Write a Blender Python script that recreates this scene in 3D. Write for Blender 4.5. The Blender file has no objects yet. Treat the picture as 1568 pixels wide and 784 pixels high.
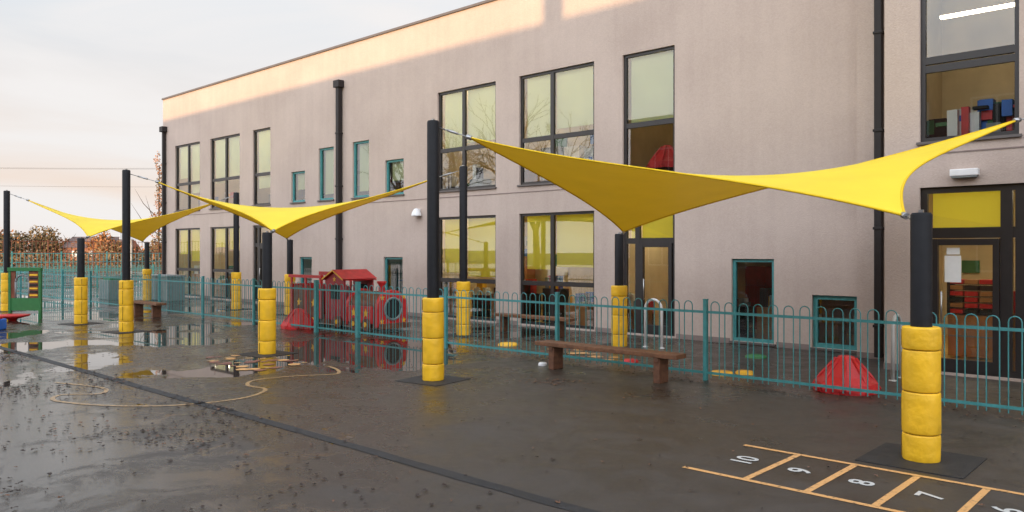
import bpy, math, random
from mathutils import Vector, Matrix, noise
random.seed(7)
R=math.radians
scene=bpy.context.scene
scene.view_settings.view_transform='Standard'
scene.view_settings.look='None'
scene.view_settings.exposure=0
CR=Vector((.737,.676,0)); CF=Vector((-.676,.737,0))

# ------------------------------------------------------------ materials
def newmat(name):
    m=bpy.data.materials.new(name); m.use_nodes=True
    nt=m.node_tree; b=nt.nodes['Principled BSDF']
    return m,nt,b
def N(nt,t,**kw):
    n=nt.nodes.new(t)
    for k,v in kw.items(): setattr(n,k,v)
    return n
def mat(name,col,rough=.6,var=.12,scale=6,bump=.0,bscale=60,metal=0,spec=.5,col2=None):
    m,nt,b=newmat(name); L=nt.links
    tc=N(nt,'ShaderNodeTexCoord')
    n=N(nt,'ShaderNodeTexNoise'); n.inputs['Scale'].default_value=scale; n.inputs['Detail'].default_value=6
    L.new(tc.outputs['Object'],n.inputs['Vector'])
    r=N(nt,'ShaderNodeValToRGB')
    c2=col2 or tuple(min(1,c*(1+var)) for c in col)
    c1=col if col2 else tuple(c*(1-var) for c in col)
    r.color_ramp.elements[0].position=.3; r.color_ramp.elements[1].position=.7
    r.color_ramp.elements[0].color=(*c1,1); r.color_ramp.elements[1].color=(*c2,1)
    L.new(n.outputs['Fac'],r.inputs['Fac']); L.new(r.outputs['Color'],b.inputs['Base Color'])
    b.inputs['Roughness'].default_value=rough; b.inputs['Metallic'].default_value=metal
    b.inputs['Specular IOR Level'].default_value=spec
    if bump:
        n2=N(nt,'ShaderNodeTexNoise'); n2.inputs['Scale'].default_value=bscale; n2.inputs['Detail'].default_value=4
        L.new(tc.outputs['Object'],n2.inputs['Vector'])
        bp=N(nt,'ShaderNodeBump'); bp.inputs['Strength'].default_value=bump; bp.inputs['Distance'].default_value=.02
        L.new(n2.outputs['Fac'],bp.inputs['Height']); L.new(bp.outputs['Normal'],b.inputs['Normal'])
    return m

M={}
M['dark']=mat('dark_frame',(.02,.017,.017),.4)
M['pipe']=mat('pipe_black',(.022,.018,.018),.55,spec=.3)
M['teal']=mat('teal_paint',(.05,.23,.235),.5,.15,12)
M['post']=mat('post_black',(.011,.011,.013),.55,.2,8,.1,120,spec=.2)
M['pad']=mat('pad_yellow',(.82,.47,.015),.5,.14,5,.5,13,col2=None)
M['padseam']=mat('pad_seam',(.16,.09,.01),.8)
M['steel']=mat('steel',(.4,.4,.4),.35,metal=.9)
M['wood']=mat('bench_wood',(.15,.065,.03),.55,.35,14,.3,40)
M['woodleg']=mat('bench_leg_wood',(.12,.05,.025),.6,.35,14,.3,40)
M['red']=mat('red_plastic',(.55,.022,.025),.45,.16,6,.15,30)
M['maroon']=mat('maroon_paint',(.34,.02,.03),.5,.2,6)
M['brown']=mat('brown_paint',(.16,.05,.025),.6,.25,8)
M['yel']=mat('yellow_paint',(.78,.44,.03),.5)
M['green']=mat('green_paint',(.03,.16,.05),.5)
M['blue']=mat('blue_plastic',(.02,.13,.5),.4)
M['white']=mat('white_paint',(.72,.72,.72),.45,.08)
M['grey']=mat('grey_plastic',(.2,.22,.22),.5)
M['lgrey']=mat('galvanised_grey',(.42,.42,.40),.45)
M['black']=mat('black_rubber',(.016,.016,.016),.8,.3,20,.4,80)
M['mat']=mat('rubber_mat',(.017,.017,.018),.6,.4,8,.5,90)
M['brick']=mat('brick',(.3,.14,.09),.85,.2,3)
M['roof']=mat('roof_tile',(.12,.08,.07),.8,.2,3)
M['bark']=mat('bark',(.07,.05,.035),.9,.3,6)
M['ceil']=mat('ceiling_white',(.75,.73,.68),.9)
M['iwall']=mat('interior_cream',(.60,.50,.32),.85,.2,1)
M['ifloor']=mat('interior_floor',(.55,.36,.12),.4,.1,3)
M['pine']=mat('pine_furniture',(.38,.19,.08),.5,.15,4)
M['paper']=mat('paper',(.78,.78,.76),.8,.04,8)
M['coping']=mat('coping_metal',(.10,.085,.08),.5)
M['joint']=mat('joint_dark',(.22,.17,.155),.9)  # even dark tone of the storey joint line and the plinth

def wallmat():
    m,nt,b=newmat('render_wall'); L=nt.links
    tc=N(nt,'ShaderNodeTexCoord')
    n=N(nt,'ShaderNodeTexNoise'); n.inputs['Scale'].default_value=.45; n.inputs['Detail'].default_value=9; n.inputs['Roughness'].default_value=.62
    L.new(tc.outputs['Object'],n.inputs['Vector'])
    mp=N(nt,'ShaderNodeMapping'); mp.inputs['Scale'].default_value=(5,5,.22)
    L.new(tc.outputs['Object'],mp.inputs['Vector'])
    s=N(nt,'ShaderNodeTexNoise'); s.inputs['Scale'].default_value=1; s.inputs['Detail'].default_value=5
    L.new(mp.outputs['Vector'],s.inputs['Vector'])
    g=N(nt,'ShaderNodeTexNoise'); g.inputs['Scale'].default_value=28; g.inputs['Detail'].default_value=5
    L.new(tc.outputs['Object'],g.inputs['Vector'])
    a=N(nt,'ShaderNodeMath',operation='ADD'); L.new(n.outputs['Fac'],a.inputs[0])
    a2=N(nt,'ShaderNodeMath',operation='MULTIPLY_ADD'); L.new(s.outputs['Fac'],a2.inputs[0]); a2.inputs[1].default_value=.35
    a3=N(nt,'ShaderNodeMath',operation='MULTIPLY'); L.new(g.outputs['Fac'],a3.inputs[0]); a3.inputs[1].default_value=.5
    L.new(a3.outputs[0],a2.inputs[2]); L.new(a2.outputs[0],a.inputs[1])
    r=N(nt,'ShaderNodeValToRGB')
    r.color_ramp.elements[0].position=.6; r.color_ramp.elements[1].position=1.0
    mu=N(nt,'ShaderNodeMath',operation='MULTIPLY'); mu.inputs[1].default_value=.87
    L.new(a.outputs[0],mu.inputs[0])
    r.color_ramp.elements[0].color=(.410,.328,.285,1); r.color_ramp.elements[1].color=(.50,.408,.356,1)
    L.new(mu.outputs[0],r.inputs['Fac']); L.new(r.outputs['Color'],b.inputs['Base Color'])
    b.inputs['Roughness'].default_value=.92; b.inputs['Specular IOR Level'].default_value=.2
    n2=N(nt,'ShaderNodeTexNoise'); n2.inputs['Scale'].default_value=45; n2.inputs['Detail'].default_value=6
    L.new(tc.outputs['Object'],n2.inputs['Vector'])
    bp=N(nt,'ShaderNodeBump'); bp.inputs['Strength'].default_value=.55; bp.inputs['Distance'].default_value=.012
    L.new(n2.outputs['Fac'],bp.inputs['Height']); L.new(bp.outputs['Normal'],b.inputs['Normal'])
    return m
M['wall']=wallmat()

def glassmat():
    m=bpy.data.materials.new('window_glass'); m.use_nodes=True; nt=m.node_tree; L=nt.links
    nt.nodes.remove(nt.nodes['Principled BSDF']); out=nt.nodes['Material Output']
    t=N(nt,'ShaderNodeBsdfTransparent'); t.inputs['Color'].default_value=(.9,.93,.91,1)
    g=N(nt,'ShaderNodeBsdfGlossy'); g.inputs['Roughness'].default_value=.01; g.inputs['Color'].default_value=(.92,.96,1,1)
    f=N(nt,'ShaderNodeFresnel'); f.inputs['IOR'].default_value=1.5
    mu=N(nt,'ShaderNodeMath',operation='MULTIPLY_ADD'); mu.inputs[1].default_value=1.6; mu.inputs[2].default_value=.03; mu.use_clamp=True
    L.new(f.outputs[0],mu.inputs[0])
    mx=N(nt,'ShaderNodeMixShader'); L.new(mu.outputs[0],mx.inputs[0]); L.new(t.outputs[0],mx.inputs[1]); L.new(g.outputs[0],mx.inputs[2])
    L.new(mx.outputs[0],out.inputs['Surface'])
    return m
M['glass']=glassmat()

def fabric(name,col,trans,scale=300,tcol=None,rough=.8):
    m=bpy.data.materials.new(name); m.use_nodes=True; nt=m.node_tree; L=nt.links
    b=nt.nodes['Principled BSDF']; out=nt.nodes['Material Output']
    tc=N(nt,'ShaderNodeTexCoord'); n=N(nt,'ShaderNodeTexNoise'); n.inputs['Scale'].default_value=1.3; n.inputs['Detail'].default_value=5
    L.new(tc.outputs['Object'],n.inputs['Vector'])
    r=N(nt,'ShaderNodeValToRGB'); r.color_ramp.elements[0].position=.3; r.color_ramp.elements[1].position=.7
    r.color_ramp.elements[0].color=(*[c*.93 for c in col],1); r.color_ramp.elements[1].color=(*[min(1,c*1.05) for c in col],1)
    L.new(n.outputs['Fac'],r.inputs['Fac']); L.new(r.outputs['Color'],b.inputs['Base Color'])
    b.inputs['Roughness'].default_value=rough; b.inputs['Specular IOR Level'].default_value=.3
    t=N(nt,'ShaderNodeBsdfTranslucent'); t.inputs['Color'].default_value=(*(tcol or col),1)
    mx=N(nt,'ShaderNodeMixShader'); mx.inputs[0].default_value=trans
    L.new(b.outputs[0],mx.inputs[1]); L.new(t.outputs[0],mx.inputs[2]); L.new(mx.outputs[0],out.inputs['Surface'])
    n2=N(nt,'ShaderNodeTexNoise'); n2.inputs['Scale'].default_value=scale
    L.new(tc.outputs['Object'],n2.inputs['Vector'])
    bp=N(nt,'ShaderNodeBump'); bp.inputs['Strength'].default_value=.25; bp.inputs['Distance'].default_value=.005
    L.new(n2.outputs['Fac'],bp.inputs['Height']); L.new(bp.outputs['Normal'],b.inputs['Normal'])
    return m
M['sail']=fabric('sail_fabric',(.96,.72,.045),.20,250,(.95,.50,.01),.55)
M['hem']=fabric('sail_hem',(.82,.54,.015),.1)
M['blind']=fabric('blind_pale',(.82,.86,.50),.4,tcol=(.9,.9,.45))
M['blindy']=fabric('blind_lime',(.84,.80,.12),.45,tcol=(1,.92,.12))

def emat(name,col,s):
    m=bpy.data.materials.new(name); m.use_nodes=True; nt=m.node_tree
    nt.nodes.remove(nt.nodes['Principled BSDF'])
    e=N(nt,'ShaderNodeEmission'); e.inputs[0].default_value=(*col,1); e.inputs[1].default_value=s
    nt.links.new(e.outputs[0],nt.nodes['Material Output'].inputs[0]); return m
M['lamp']=emat('ceiling_lamp',(1,.84,.58),20)

def asphalt():
    m,nt,b=newmat('wet_asphalt'); L=nt.links
    tc=N(nt,'ShaderNodeTexCoord')
    def noi(scale,detail=5,rough=.5,dist=0,vec=None):
        n=N(nt,'ShaderNodeTexNoise'); n.inputs['Scale'].default_value=scale; n.inputs['Detail'].default_value=detail
        n.inputs['Roughness'].default_value=rough; n.inputs['Distortion'].default_value=dist
        L.new(vec or tc.outputs['Object'],n.inputs['Vector']); return n.outputs['Fac']
    def math_(op,a,b_,c=None,clamp=False):
        n=N(nt,'ShaderNodeMath',operation=op); n.use_clamp=clamp
        for i,x in enumerate((a,b_,c)):
            if x is None: continue
            if isinstance(x,(int,float)): n.inputs[i].default_value=x
            else: L.new(x,n.inputs[i])
        return n.outputs[0]
    def mr(x,a,b_,c,d,smooth=True):
        n=N(nt,'ShaderNodeMapRange'); n.interpolation_type='SMOOTHSTEP' if smooth else 'LINEAR'
        L.new(x,n.inputs[0])
        for i,v in enumerate((a,b_,c,d)): n.inputs[i+1].default_value=v
        return n.outputs[0]
    def hollow(x,y,r,amt):   # a low spot in the yard where water stands
        d=N(nt,'ShaderNodeVectorMath',operation='DISTANCE'); L.new(tc.outputs['Object'],d.inputs[0]); d.inputs[1].default_value=(x,y,0)
        return mr(d.outputs['Value'],0,r,amt,0)
    sep=N(nt,'ShaderNodeSeparateXYZ'); L.new(tc.outputs['Object'],sep.inputs[0])
    bias=mr(sep.outputs[0],-12.5,-3.5,.11,-.12,False)
    big=noi(.33,7,.62,.4)
    yb_=mr(sep.outputs[1],6.5,4.0,.0,-.06,False)
    w=math_('ADD',big,bias)
    pw=math_('ADD',w,yb_)
    for q in ((-12.0,8.9,2.4,.17),(-18.9,6.9,2.6,.12),(-10.4,9.0,1.5,.12),(-16.6,7.6,1.6,.10),(-26,9,3,.1)): pw=math_('ADD',pw,hollow(*q))
    pw=math_('ADD',pw,math_('MULTIPLY_ADD',noi(3.5,6,.65),.10,-.05))
    puddle=mr(pw,.605,.635,0,1)
    film=noi(1.3,10,.74,.9)
    wy=mr(sep.outputs[1],5.2,3.0,-.05,.17,False)
    fw=math_('ADD',math_('ADD',film,math_('MULTIPLY',bias,1.0)),wy)
    filmm=mr(fw,.51,.69,0,1)
    damp=mr(w,.34,.56,0,1)
    fine=noi(70,5,.7); mid=noi(2.2,8,.65,.3)
    r=N(nt,'ShaderNodeValToRGB'); r.color_ramp.elements[0].position=.3; r.color_ramp.elements[1].position=.72
    r.color_ramp.elements[0].color=(.025,.020,.0165,1); r.color_ramp.elements[1].color=(.066,.053,.043,1)
    cm=math_('MULTIPLY_ADD',fine,.45,math_('MULTIPLY',mid,.55)); L.new(cm,r.inputs[0])
    mx=N(nt,'ShaderNodeMix',data_type='RGBA'); L.new(damp,mx.inputs[0]); L.new(r.outputs[0],mx.inputs[6])
    d=N(nt,'ShaderNodeMix',data_type='RGBA'); d.blend_type='MULTIPLY'; d.inputs[0].default_value=1
    L.new(r.outputs[0],d.inputs[6]); d.inputs[7].default_value=(.75,.68,.60,1); L.new(d.outputs[2],mx.inputs[7])
    L.new(mx.outputs[2],b.inputs['Base Color'])
    rd=mr(mid,.3,.7,.40,.60); rw=mr(mid,.3,.7,.18,.36)
    r1=N(nt,'ShaderNodeMix'); L.new(damp,r1.inputs[0]); L.new(rd,r1.inputs[2]); L.new(rw,r1.inputs[3])
    r3=N(nt,'ShaderNodeMix'); L.new(filmm,r3.inputs[0]); L.new(r1.outputs[0],r3.inputs[2]); r3.inputs[3].default_value=.10
    r2=N(nt,'ShaderNodeMix'); L.new(puddle,r2.inputs[0]); L.new(r3.outputs[0],r2.inputs[2]); r2.inputs[3].default_value=.02
    L.new(r2.outputs[0],b.inputs['Roughness'])
    b.inputs['Specular IOR Level'].default_value=.55
    inv=math_('SUBTRACT',1,puddle); inv=math_('MULTIPLY',inv,math_('MULTIPLY_ADD',filmm,-.7,1)); inv=math_('MULTIPLY',inv,.38)
    h=math_('MULTIPLY_ADD',noi(190,3,.7),.7,math_('MULTIPLY',mid,.55))
    bp=N(nt,'ShaderNodeBump'); bp.inputs['Distance'].default_value=.012
    L.new(inv,bp.inputs['Strength']); L.new(h,bp.inputs['Height']); L.new(bp.outputs['Normal'],b.inputs['Normal'])
    return m
M['asphalt']=asphalt()
M['grass']=mat('grass',(.05,.065,.025),.9,.35,.6,.5,8)
def paint(name,col,lo=.36,hi=.46):
    m,nt,b=newmat(name); L=nt.links
    tc=N(nt,'ShaderNodeTexCoord'); n=N(nt,'ShaderNodeTexNoise'); n.inputs['Scale'].default_value=22; n.inputs['Detail'].default_value=8; n.inputs['Roughness'].default_value=.75
    L.new(tc.outputs['Object'],n.inputs['Vector'])
    r=N(nt,'ShaderNodeValToRGB'); r.color_ramp.elements[0].position=lo; r.color_ramp.elements[1].position=hi
    r.color_ramp.elements[0].color=(.06,.05,.042,1); r.color_ramp.elements[1].color=(*col,1)
    L.new(n.outputs[0],r.inputs[0]); L.new(r.outputs[0],b.inputs['Base Color']); b.inputs['Roughness'].default_value=.4
    return m
M['p_ochre']=paint('line_ochre',(.66,.35,.13)); M['p_white']=paint('line_white',(.5,.5,.48),.24,.34)
M['p_faint']=paint('line_faint',(.46,.28,.12),.40,.54)
M['p_red']=paint('paint_red',(.3,.09,.07),.42,.56)
M['leaf']=mat('dead_leaf',(.030,.017,.011),.7,.5,30); M['leaf2']=mat('dead_leaf_light',(.13,.06,.03),.6,.4,30)
M['fol1']=mat('foliage_rust',(.30,.125,.04),.8,.3,3); M['fol2']=mat('foliage_olive',(.15,.10,.04),.8,.3,3); M['fol3']=mat('foliage_dark',(.06,.055,.03),.8,.3,3)

# ------------------------------------------------------------ mesh builder
class MB:
    def __init__(s): s.v=[];s.f=[];s.m=[];s.s=[]
    def face(s,pts,m=0,sm=False):
        i=len(s.v); s.v+= [tuple(p) for p in pts]; s.f.append(tuple(range(i,i+len(pts)))); s.m.append(m); s.s.append(sm)
    def box(s,x0,x1,y0,y1,z0,z1,m=0,T=None):
        if x0>x1:x0,x1=x1,x0
        if y0>y1:y0,y1=y1,y0
        if z0>z1:z0,z1=z1,z0
        i=len(s.v)
        p=[Vector(q) for q in ((x0,y0,z0),(x1,y0,z0),(x1,y1,z0),(x0,y1,z0),(x0,y0,z1),(x1,y0,z1),(x1,y1,z1),(x0,y1,z1))]
        if T: p=[T@q for q in p]
        s.v+=[tuple(q) for q in p]
        for f in ((0,3,2,1),(4,5,6,7),(0,1,5,4),(1,2,6,5),(2,3,7,6),(3,0,4,7)):
            s.f.append(tuple(i+k for k in f)); s.m.append(m); s.s.append(False)
    def tube(s,path,r,seg=8,m=0,cap=True,sm=True):
        path=[Vector(p) for p in path]; n=len(path)
        rr=r if isinstance(r,(list,tuple)) else [r]*n
        t0=(path[1]-path[0]).normalized()
        nn=t0.orthogonal().normalized(); base=len(s.v)
        for i,p in enumerate(path):
            t=(path[min(i+1,n-1)]-path[max(i-1,0)]).normalized()
            nn=(nn-t*nn.dot(t)); nn.normalize(); bb=t.cross(nn)
            for k in range(seg):
                a=2*math.pi*k/seg
                s.v.append(tuple(p+(nn*math.cos(a)+bb*math.sin(a))*rr[i]))
        for i in range(n-1):
            for k in range(seg):
                a=base+i*seg+k; b=base+i*seg+(k+1)%seg
                s.f.append((a,b,b+seg,a+seg)); s.m.append(m); s.s.append(sm)
        if cap:
            s.f.append(tuple(base+k for k in range(seg))[::-1]); s.m.append(m); s.s.append(False)
            s.f.append(tuple(base+(n-1)*seg+k for k in range(seg))); s.m.append(m); s.s.append(False)
    def lathe(s,cx,cy,prof,seg=24,m=0,sm=True,wob=0,ms=None,rot=0):
        base=len(s.v); n=len(prof)
        for j,(r,z) in enumerate(prof):
            for k in range(seg):
                a=2*math.pi*k/seg+rot
                q=r*(1+wob*noise.noise((math.cos(a)*2.2+cx,math.sin(a)*2.2+cy,z*4)))
                s.v.append((cx+q*math.cos(a),cy+q*math.sin(a),z))
        for j in range(n-1):
            for k in range(seg):
                a=base+j*seg+k; b=base+j*seg+(k+1)%seg
                s.f.append((a,b,b+seg,a+seg)); s.m.append(ms[j] if ms else m); s.s.append(sm)
        s.f.append(tuple(base+(n-1)*seg+k for k in range(seg))); s.m.append(ms[-1] if ms else m); s.s.append(False)
    def prism(s,pts,axis,a0,a1,m=0):
        def P(p,a): return (a,p[0],p[1]) if axis=='x' else (p[0],a,p[1])
        s.face([P(p,a0) for p in pts],m); s.face([P(p,a1) for p in pts][::-1],m)
        for i in range(len(pts)):
            p,q=pts[i],pts[(i+1)%len(pts)]
            s.face([P(p,a0),P(p,a1),P(q,a1),P(q,a0)],m)
    def obj(s,name,mats,parent=None,bevel=0,recalc=True):
        me=bpy.data.meshes.new(name); me.from_pydata(s.v,[],s.f)
        for k in mats: me.materials.append(M[k])
        me.polygons.foreach_set('material_index',s.m); me.polygons.foreach_set('use_smooth',s.s)
        if recalc:
            import bmesh
            bm=bmesh.new(); bm.from_mesh(me); bmesh.ops.recalc_face_normals(bm,faces=bm.faces); bm.to_mesh(me); bm.free()
        me.update()
        o=bpy.data.objects.new(name,me); scene.collection.objects.link(o)
        if parent: o.parent=parent
        if bevel:
            b=o.modifiers.new('bevel','BEVEL'); b.width=bevel; b.segments=2; b.limit_method='ANGLE'
        return o
def empty(name):
    o=bpy.data.objects.new(name,None); scene.collection.objects.link(o); return o

# ------------------------------------------------------------ ground
g=MB(); g.face([(-900,-900,-.03),(900,-900,-.03),(900,900,-.03),(-900,900,-.03)]); g.obj('grass_field',['grass'])
g=MB(); g.face([(-78,-60,0),(50,-60,0),(50,60,0),(-78,60,0)]); g.obj('playground_asphalt_ground',['asphalt'])
g=MB()
xs=[-40+i*.25 for i in range(180)]
for i in range(len(xs)-1):
    a,b=xs[i],xs[i+1]
    f=lambda q:(4.82+.05*noise.noise((q*.3,1,0))-.07+.018*noise.noise((q*2.1,5,0)), 4.82+.05*noise.noise((q*.3,1,0))+.07+.018*noise.noise((q*2.3,9,0)))
    g.face([(a,f(a)[0],.004),(b,f(b)[0],.004),(b,f(b)[1],.004),(a,f(a)[1],.004)])
g.obj('asphalt_repair_strip',['mat'])

# hopscotch
hop=empty('hopscotch_ground_marking')
g=MB(); t=.03
def line(x0,y0,x1,y1,w=t,z=.004):
    d=Vector((x1-x0,y1-y0,0)).normalized(); n=Vector((-d.y,d.x,0))*w
    a=Vector((x0,y0,z)); b=Vector((x1,y1,z)); g.face([a-n,b-n,b+n,a+n])
line(-3.70,7.58,1.8,7.60); line(-3.74,6.43,1.8,6.45)
for i in range(9):
    x=-3.13+i*.54; line(x,7.549,x-.01,6.461)
g.obj('lines',['p_ochre'],hop)
for i,tx in enumerate(['10','9','8','7','6','5','4','3']):
    cu=bpy.data.curves.new('num','FONT'); cu.body=tx; cu.size=.29; cu.align_x='CENTER'; cu.align_y='CENTER'; cu.offset=.006
    o=bpy.data.objects.new('num',cu); scene.collection.objects.link(o)
    bpy.context.view_layer.update()
    me=bpy.data.meshes.new_from_object(o.evaluated_get(bpy.context.evaluated_depsgraph_get()))
    bpy.data.objects.remove(o)
    me.materials.clear(); me.materials.append(M['p_white'])
    o=bpy.data.objects.new('number_'+tx,me); scene.collection.objects.link(o); o.parent=hop
    o.location=(-3.42+i*.54,7.03,.005); o.rotation_euler=(0,0,R(90))
def ribbon(pts,w,name,m,z=.004,sub=12):
    P=[Vector((x,y,z)) for x,y in pts]; C=[]
    for i in range(len(P)-1):
        p0=P[max(i-1,0)];p1=P[i];p2=P[i+1];p3=P[min(i+2,len(P)-1)]
        for k in range(sub):
            u=k/sub
            C.append(.5*((2*p1)+(p2-p0)*u+(2*p0-5*p1+4*p2-p3)*u*u+(-p0+3*p1-3*p2+p3)*u**3))
    C.append(P[-1]); b=MB(); E=[]
    for i,p in enumerate(C):
        d=(C[min(i+1,len(C)-1)]-C[max(i-1,0)]).normalized(); n=Vector((-d.y,d.x,0))*w; E.append((p-n,p+n))
    for i in range(len(E)-1): b.face([E[i][0],E[i+1][0],E[i+1][1],E[i][1]])
    return b.obj(name,[m])
ribbon([(-11.6,7.9),(-11.1,7.75),(-10.75,7.5),(-10.85,7.25),(-11.09,6.79),(-11.15,6.25),(-10.8,5.95),(-10.3,5.95),(-9.95,5.5),(-9.95,4.95),(-10.2,4.4),(-10.8,3.9),(-11.6,3.6),(-12.0,3.8),(-11.7,4.2),(-12.2,4.4),(-13.2,4.1)],.03,'painted_play_trail','p_faint')
g=MB()
for i in range(42):
    x=random.uniform(-14.2,-12.0); y=random.uniform(6.6,7.9); a=random.uniform(.05,.14); c=random.randint(0,3); k=random.uniform(0,3)
    g.face([(x+a*math.cos(k+q*1.26)*random.uniform(.6,1.2),y+a*math.sin(k+q*1.26),.004+.0001*i) for q in range(5)],c)
for i in range(26):
    x=random.uniform(-10.2,-8.4); y=random.uniform(11.7,13.4); a=random.uniform(.08,.2); c=random.randint(0,3); k=random.uniform(0,3)
    g.face([(x+a*math.cos(k+q*1.26)*random.uniform(.6,1.2),y+a*math.sin(k+q*1.26),.004+.0001*i) for q in range(5)],c)
g.obj('painted_map_marking',['p_red','p_faint','p_red','p_ochre'],recalc=False)

# leaves
g=MB()
def leaf(x,y,s,m,rise=.012):
    k=random.uniform(0,6.28); c,sn=math.cos(k),math.sin(k)
    sh=[(-.5,0),(-.2,.28),(.05,.17),(.2,.34),(.5,.03),(.22,-.3),(0,-.15),(-.22,-.26)]
    P=[]
    for a,b in sh:
        a*=s;b*=s
        P.append((x+a*c-b*sn,y+a*sn+b*c,.006+random.random()*rise+abs(b)*.35))
    g.face(P,m)
n=0
while n<2600:
    x=random.uniform(-20,-2.5); y=random.uniform(.4,7)
    dens=.07+ 1.5*max(0,noise.noise((x*.5,y*.9,3)))
    left=min(1,max(.03,(-x-4)/6))*(1.2 if y<4.9 else .12)
    if random.random()<dens*left:
        leaf(x,y,random.uniform(.03,.075),0 if random.random()<.85 else 1); n+=1
for i in range(380):
    leaf(random.uniform(-16,-.5),10.85+random.gauss(0,.18),random.uniform(.03,.07),random.randint(0,1))
for i in range(220):
    leaf(random.uniform(-13,0),random.uniform(2.5,10),random.uniform(.03,.06),random.randint(0,1))
for i in range(50):
    leaf(-7.6+random.gauss(0,.3),9.2+random.gauss(0,.2),random.uniform(.04,.07),1)
g.obj('fallen_leaves',['leaf','leaf2'],recalc=False)

# ------------------------------------------------------------ school building
B=empty('school_building')
H=9.0; W1=15.8; W2=15.3; W3=14.1; X0=-36.4; X1=-5.2; X2=-4.34; X3=14
wall=MB(); fr=MB(); gl=MB(); bl=MB(); inn=MB(); trim=MB()
def wallplane(Y,x0,x1,z0,z1,ops,depth=.2):
    xs=sorted(set([x0,x1]+[o[0] for o in ops]+[o[1] for o in ops])); zs=sorted(set([z0,z1]+[o[2] for o in ops]+[o[3] for o in ops]))
    for i in range(len(xs)-1):
        for j in range(len(zs)-1):
            cx=(xs[i]+xs[i+1])/2; cz=(zs[j]+zs[j+1])/2
            if any(o[0]<cx<o[1] and o[2]<cz<o[3] for o in ops): continue
            wall.face([(xs[i],Y,zs[j]),(xs[i+1],Y,zs[j]),(xs[i+1],Y,zs[j+1]),(xs[i],Y,zs[j+1])])
    for a,b,c,d in ops:
        D=Y+depth
        wall.face([(a,Y,c),(a,D,c),(a,D,d),(a,Y,d)]); wall.face([(b,Y,c),(b,Y,d),(b,D,d),(b,D,c)])
        wall.face([(a,Y,d),(a,D,d),(b,D,d),(b,Y,d)]); wall.face([(a,Y,c),(b,Y,c),(b,D,c),(a,D,c)])
def window(Y,x0,x1,z0,z1,cols=(),trans=(),blind=None,m=0,bm=0,sill=True,tk=.07):
    ya,yb=Y+.06,Y+.14
    fr.box(x0,x0+tk,ya,yb,z0,z1,m); fr.box(x1-tk,x1,ya,yb,z0,z1,m)
    fr.box(x0+tk,x1-tk,ya,yb,z1-tk,z1,m); fr.box(x0+tk,x1-tk,ya,yb,z0,z0+tk,m)
    xs=[x0+tk]+[x0+(x1-x0)*c for c in cols]+[x1-tk]; zs=[z0+tk]+list(trans)+[z1-tk]
    for x in xs[1:-1]: fr.box(x-tk*.8,x+tk*.8,ya-.004,yb-.004,z0+tk,z1-tk,m)
    for z in zs[1:-1]:
        for i in range(len(xs)-1):
            a=xs[i]+(tk*.8 if i else 0); b=xs[i+1]-(tk*.8 if i<len(xs)-2 else 0)
            fr.box(a,b,ya+.004,yb-.008,z-tk*.85,z+tk*.85,m)
    for i in range(len(xs)-1):
        for j in range(len(zs)-1):
            q=[Y+.10+random.uniform(-.005,.005) for _ in range(3)]; q.append(q[0]+q[2]-q[1])
            gl.face([(xs[i],q[0],zs[j]),(xs[i+1],q[1],zs[j]),(xs[i+1],q[2],zs[j+1]),(xs[i],q[3],zs[j+1])])
    if blind is not None:
        bs=blind if isinstance(blind,(list,tuple)) else [blind]*(len(xs)-1)
        for i in range(len(xs)-1):
            if bs[i] is None: continue
            a,b=xs[i]+.05,xs[i+1]-.05
            bl.face([(a,Y+.2,bs[i]),(b,Y+.2,bs[i]),(b,Y+.2,z1),(a,Y+.2,z1)],bm)
            bl.box(a,b,Y+.195,Y+.21,bs[i]-.03,bs[i],bm)
    if sill: trim.box(x0-.04,x1+.04,Y-.05,Y+.06,z0-.045,z0-.002,0)
UB,UT=3.8,6.75; GB,GT=.04,3.02
ops1=[]
def W(Y,x0,x1,z0,z1,ops,**k):
    ops.append((x0,x1,z0,z1)); window(Y,x0,x1,z0,z1,**k)
W(W1,-35.15,-32.75,UB,UT,ops1,cols=[.5],trans=[5.0],blind=[5.3,4.6])
W(W1,-31.81,-29.33,UB,UT,ops1,cols=[.5],trans=[5.0],blind=[4.9,5.0])
W(W1,-28.31,-27.0,UB,UT,ops1,trans=[5.0],blind=4.5)
for a,b,t in ((-25.54,-24.64,4.92),(-23.77,-22.86,5.63),(-21.77,-20.87,5.67),(-20.02,-19.1,4.92)):
    W(W1,a,b,UB,t,ops1,m=1,blind=(UB+.25) if t>5 else (UB+.5))
W(W1,-17.52,-15.11,UB,UT,ops1,cols=[.44],trans=[5.0],blind=[5.1,5.2])
W(W1,-14.23,-11.71,UB,UT,ops1,cols=[.44],trans=[5.0],blind=[5.05,5.25])
W(W1,-10.86,-9.42,UB,UT,ops1,trans=[5.03],blind=5.15)
W(W1,-35.15,-32.75,GB,GT,ops1,cols=[.5],trans=[1.2],blind=[1.9,1.6],bm=1,sill=False)
W(W1,-31.81,-29.33,GB,GT,ops1,cols=[.5],trans=[1.2],blind=[2.2,2.1],bm=1,sill=False)
W(W1,-28.31,-27.0,GB,GT,ops1,cols=[.25],trans=[2.25],blind=None,sill=False,tk=.09)
W(W1,-17.52,-15.11,GB,GT,ops1,cols=[.44],trans=[1.15],blind=[1.4,1.3],bm=1,sill=False)
W(W1,-14.23,-11.71,GB,GT,ops1,cols=[.44],trans=[1.15],blind=[1.55,1.62],bm=1,sill=False)
W(W1,-10.86,-9.42,GB,GT,ops1,cols=[.27],trans=[2.25],blind=[2.3,2.3],bm=1,sill=False,tk=.08)
W(W1,-25.0,-24.2,.06,1.8,ops1,m=1); W(W1,-20.1,-19.15,.06,1.82,ops1,m=1)
W(W1,-8.01,-7.05,.06,1.84,ops1,m=1); W(W1,-6.25,-5.35,.06,1.12,ops1,m=1,tk=.09)
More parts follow.
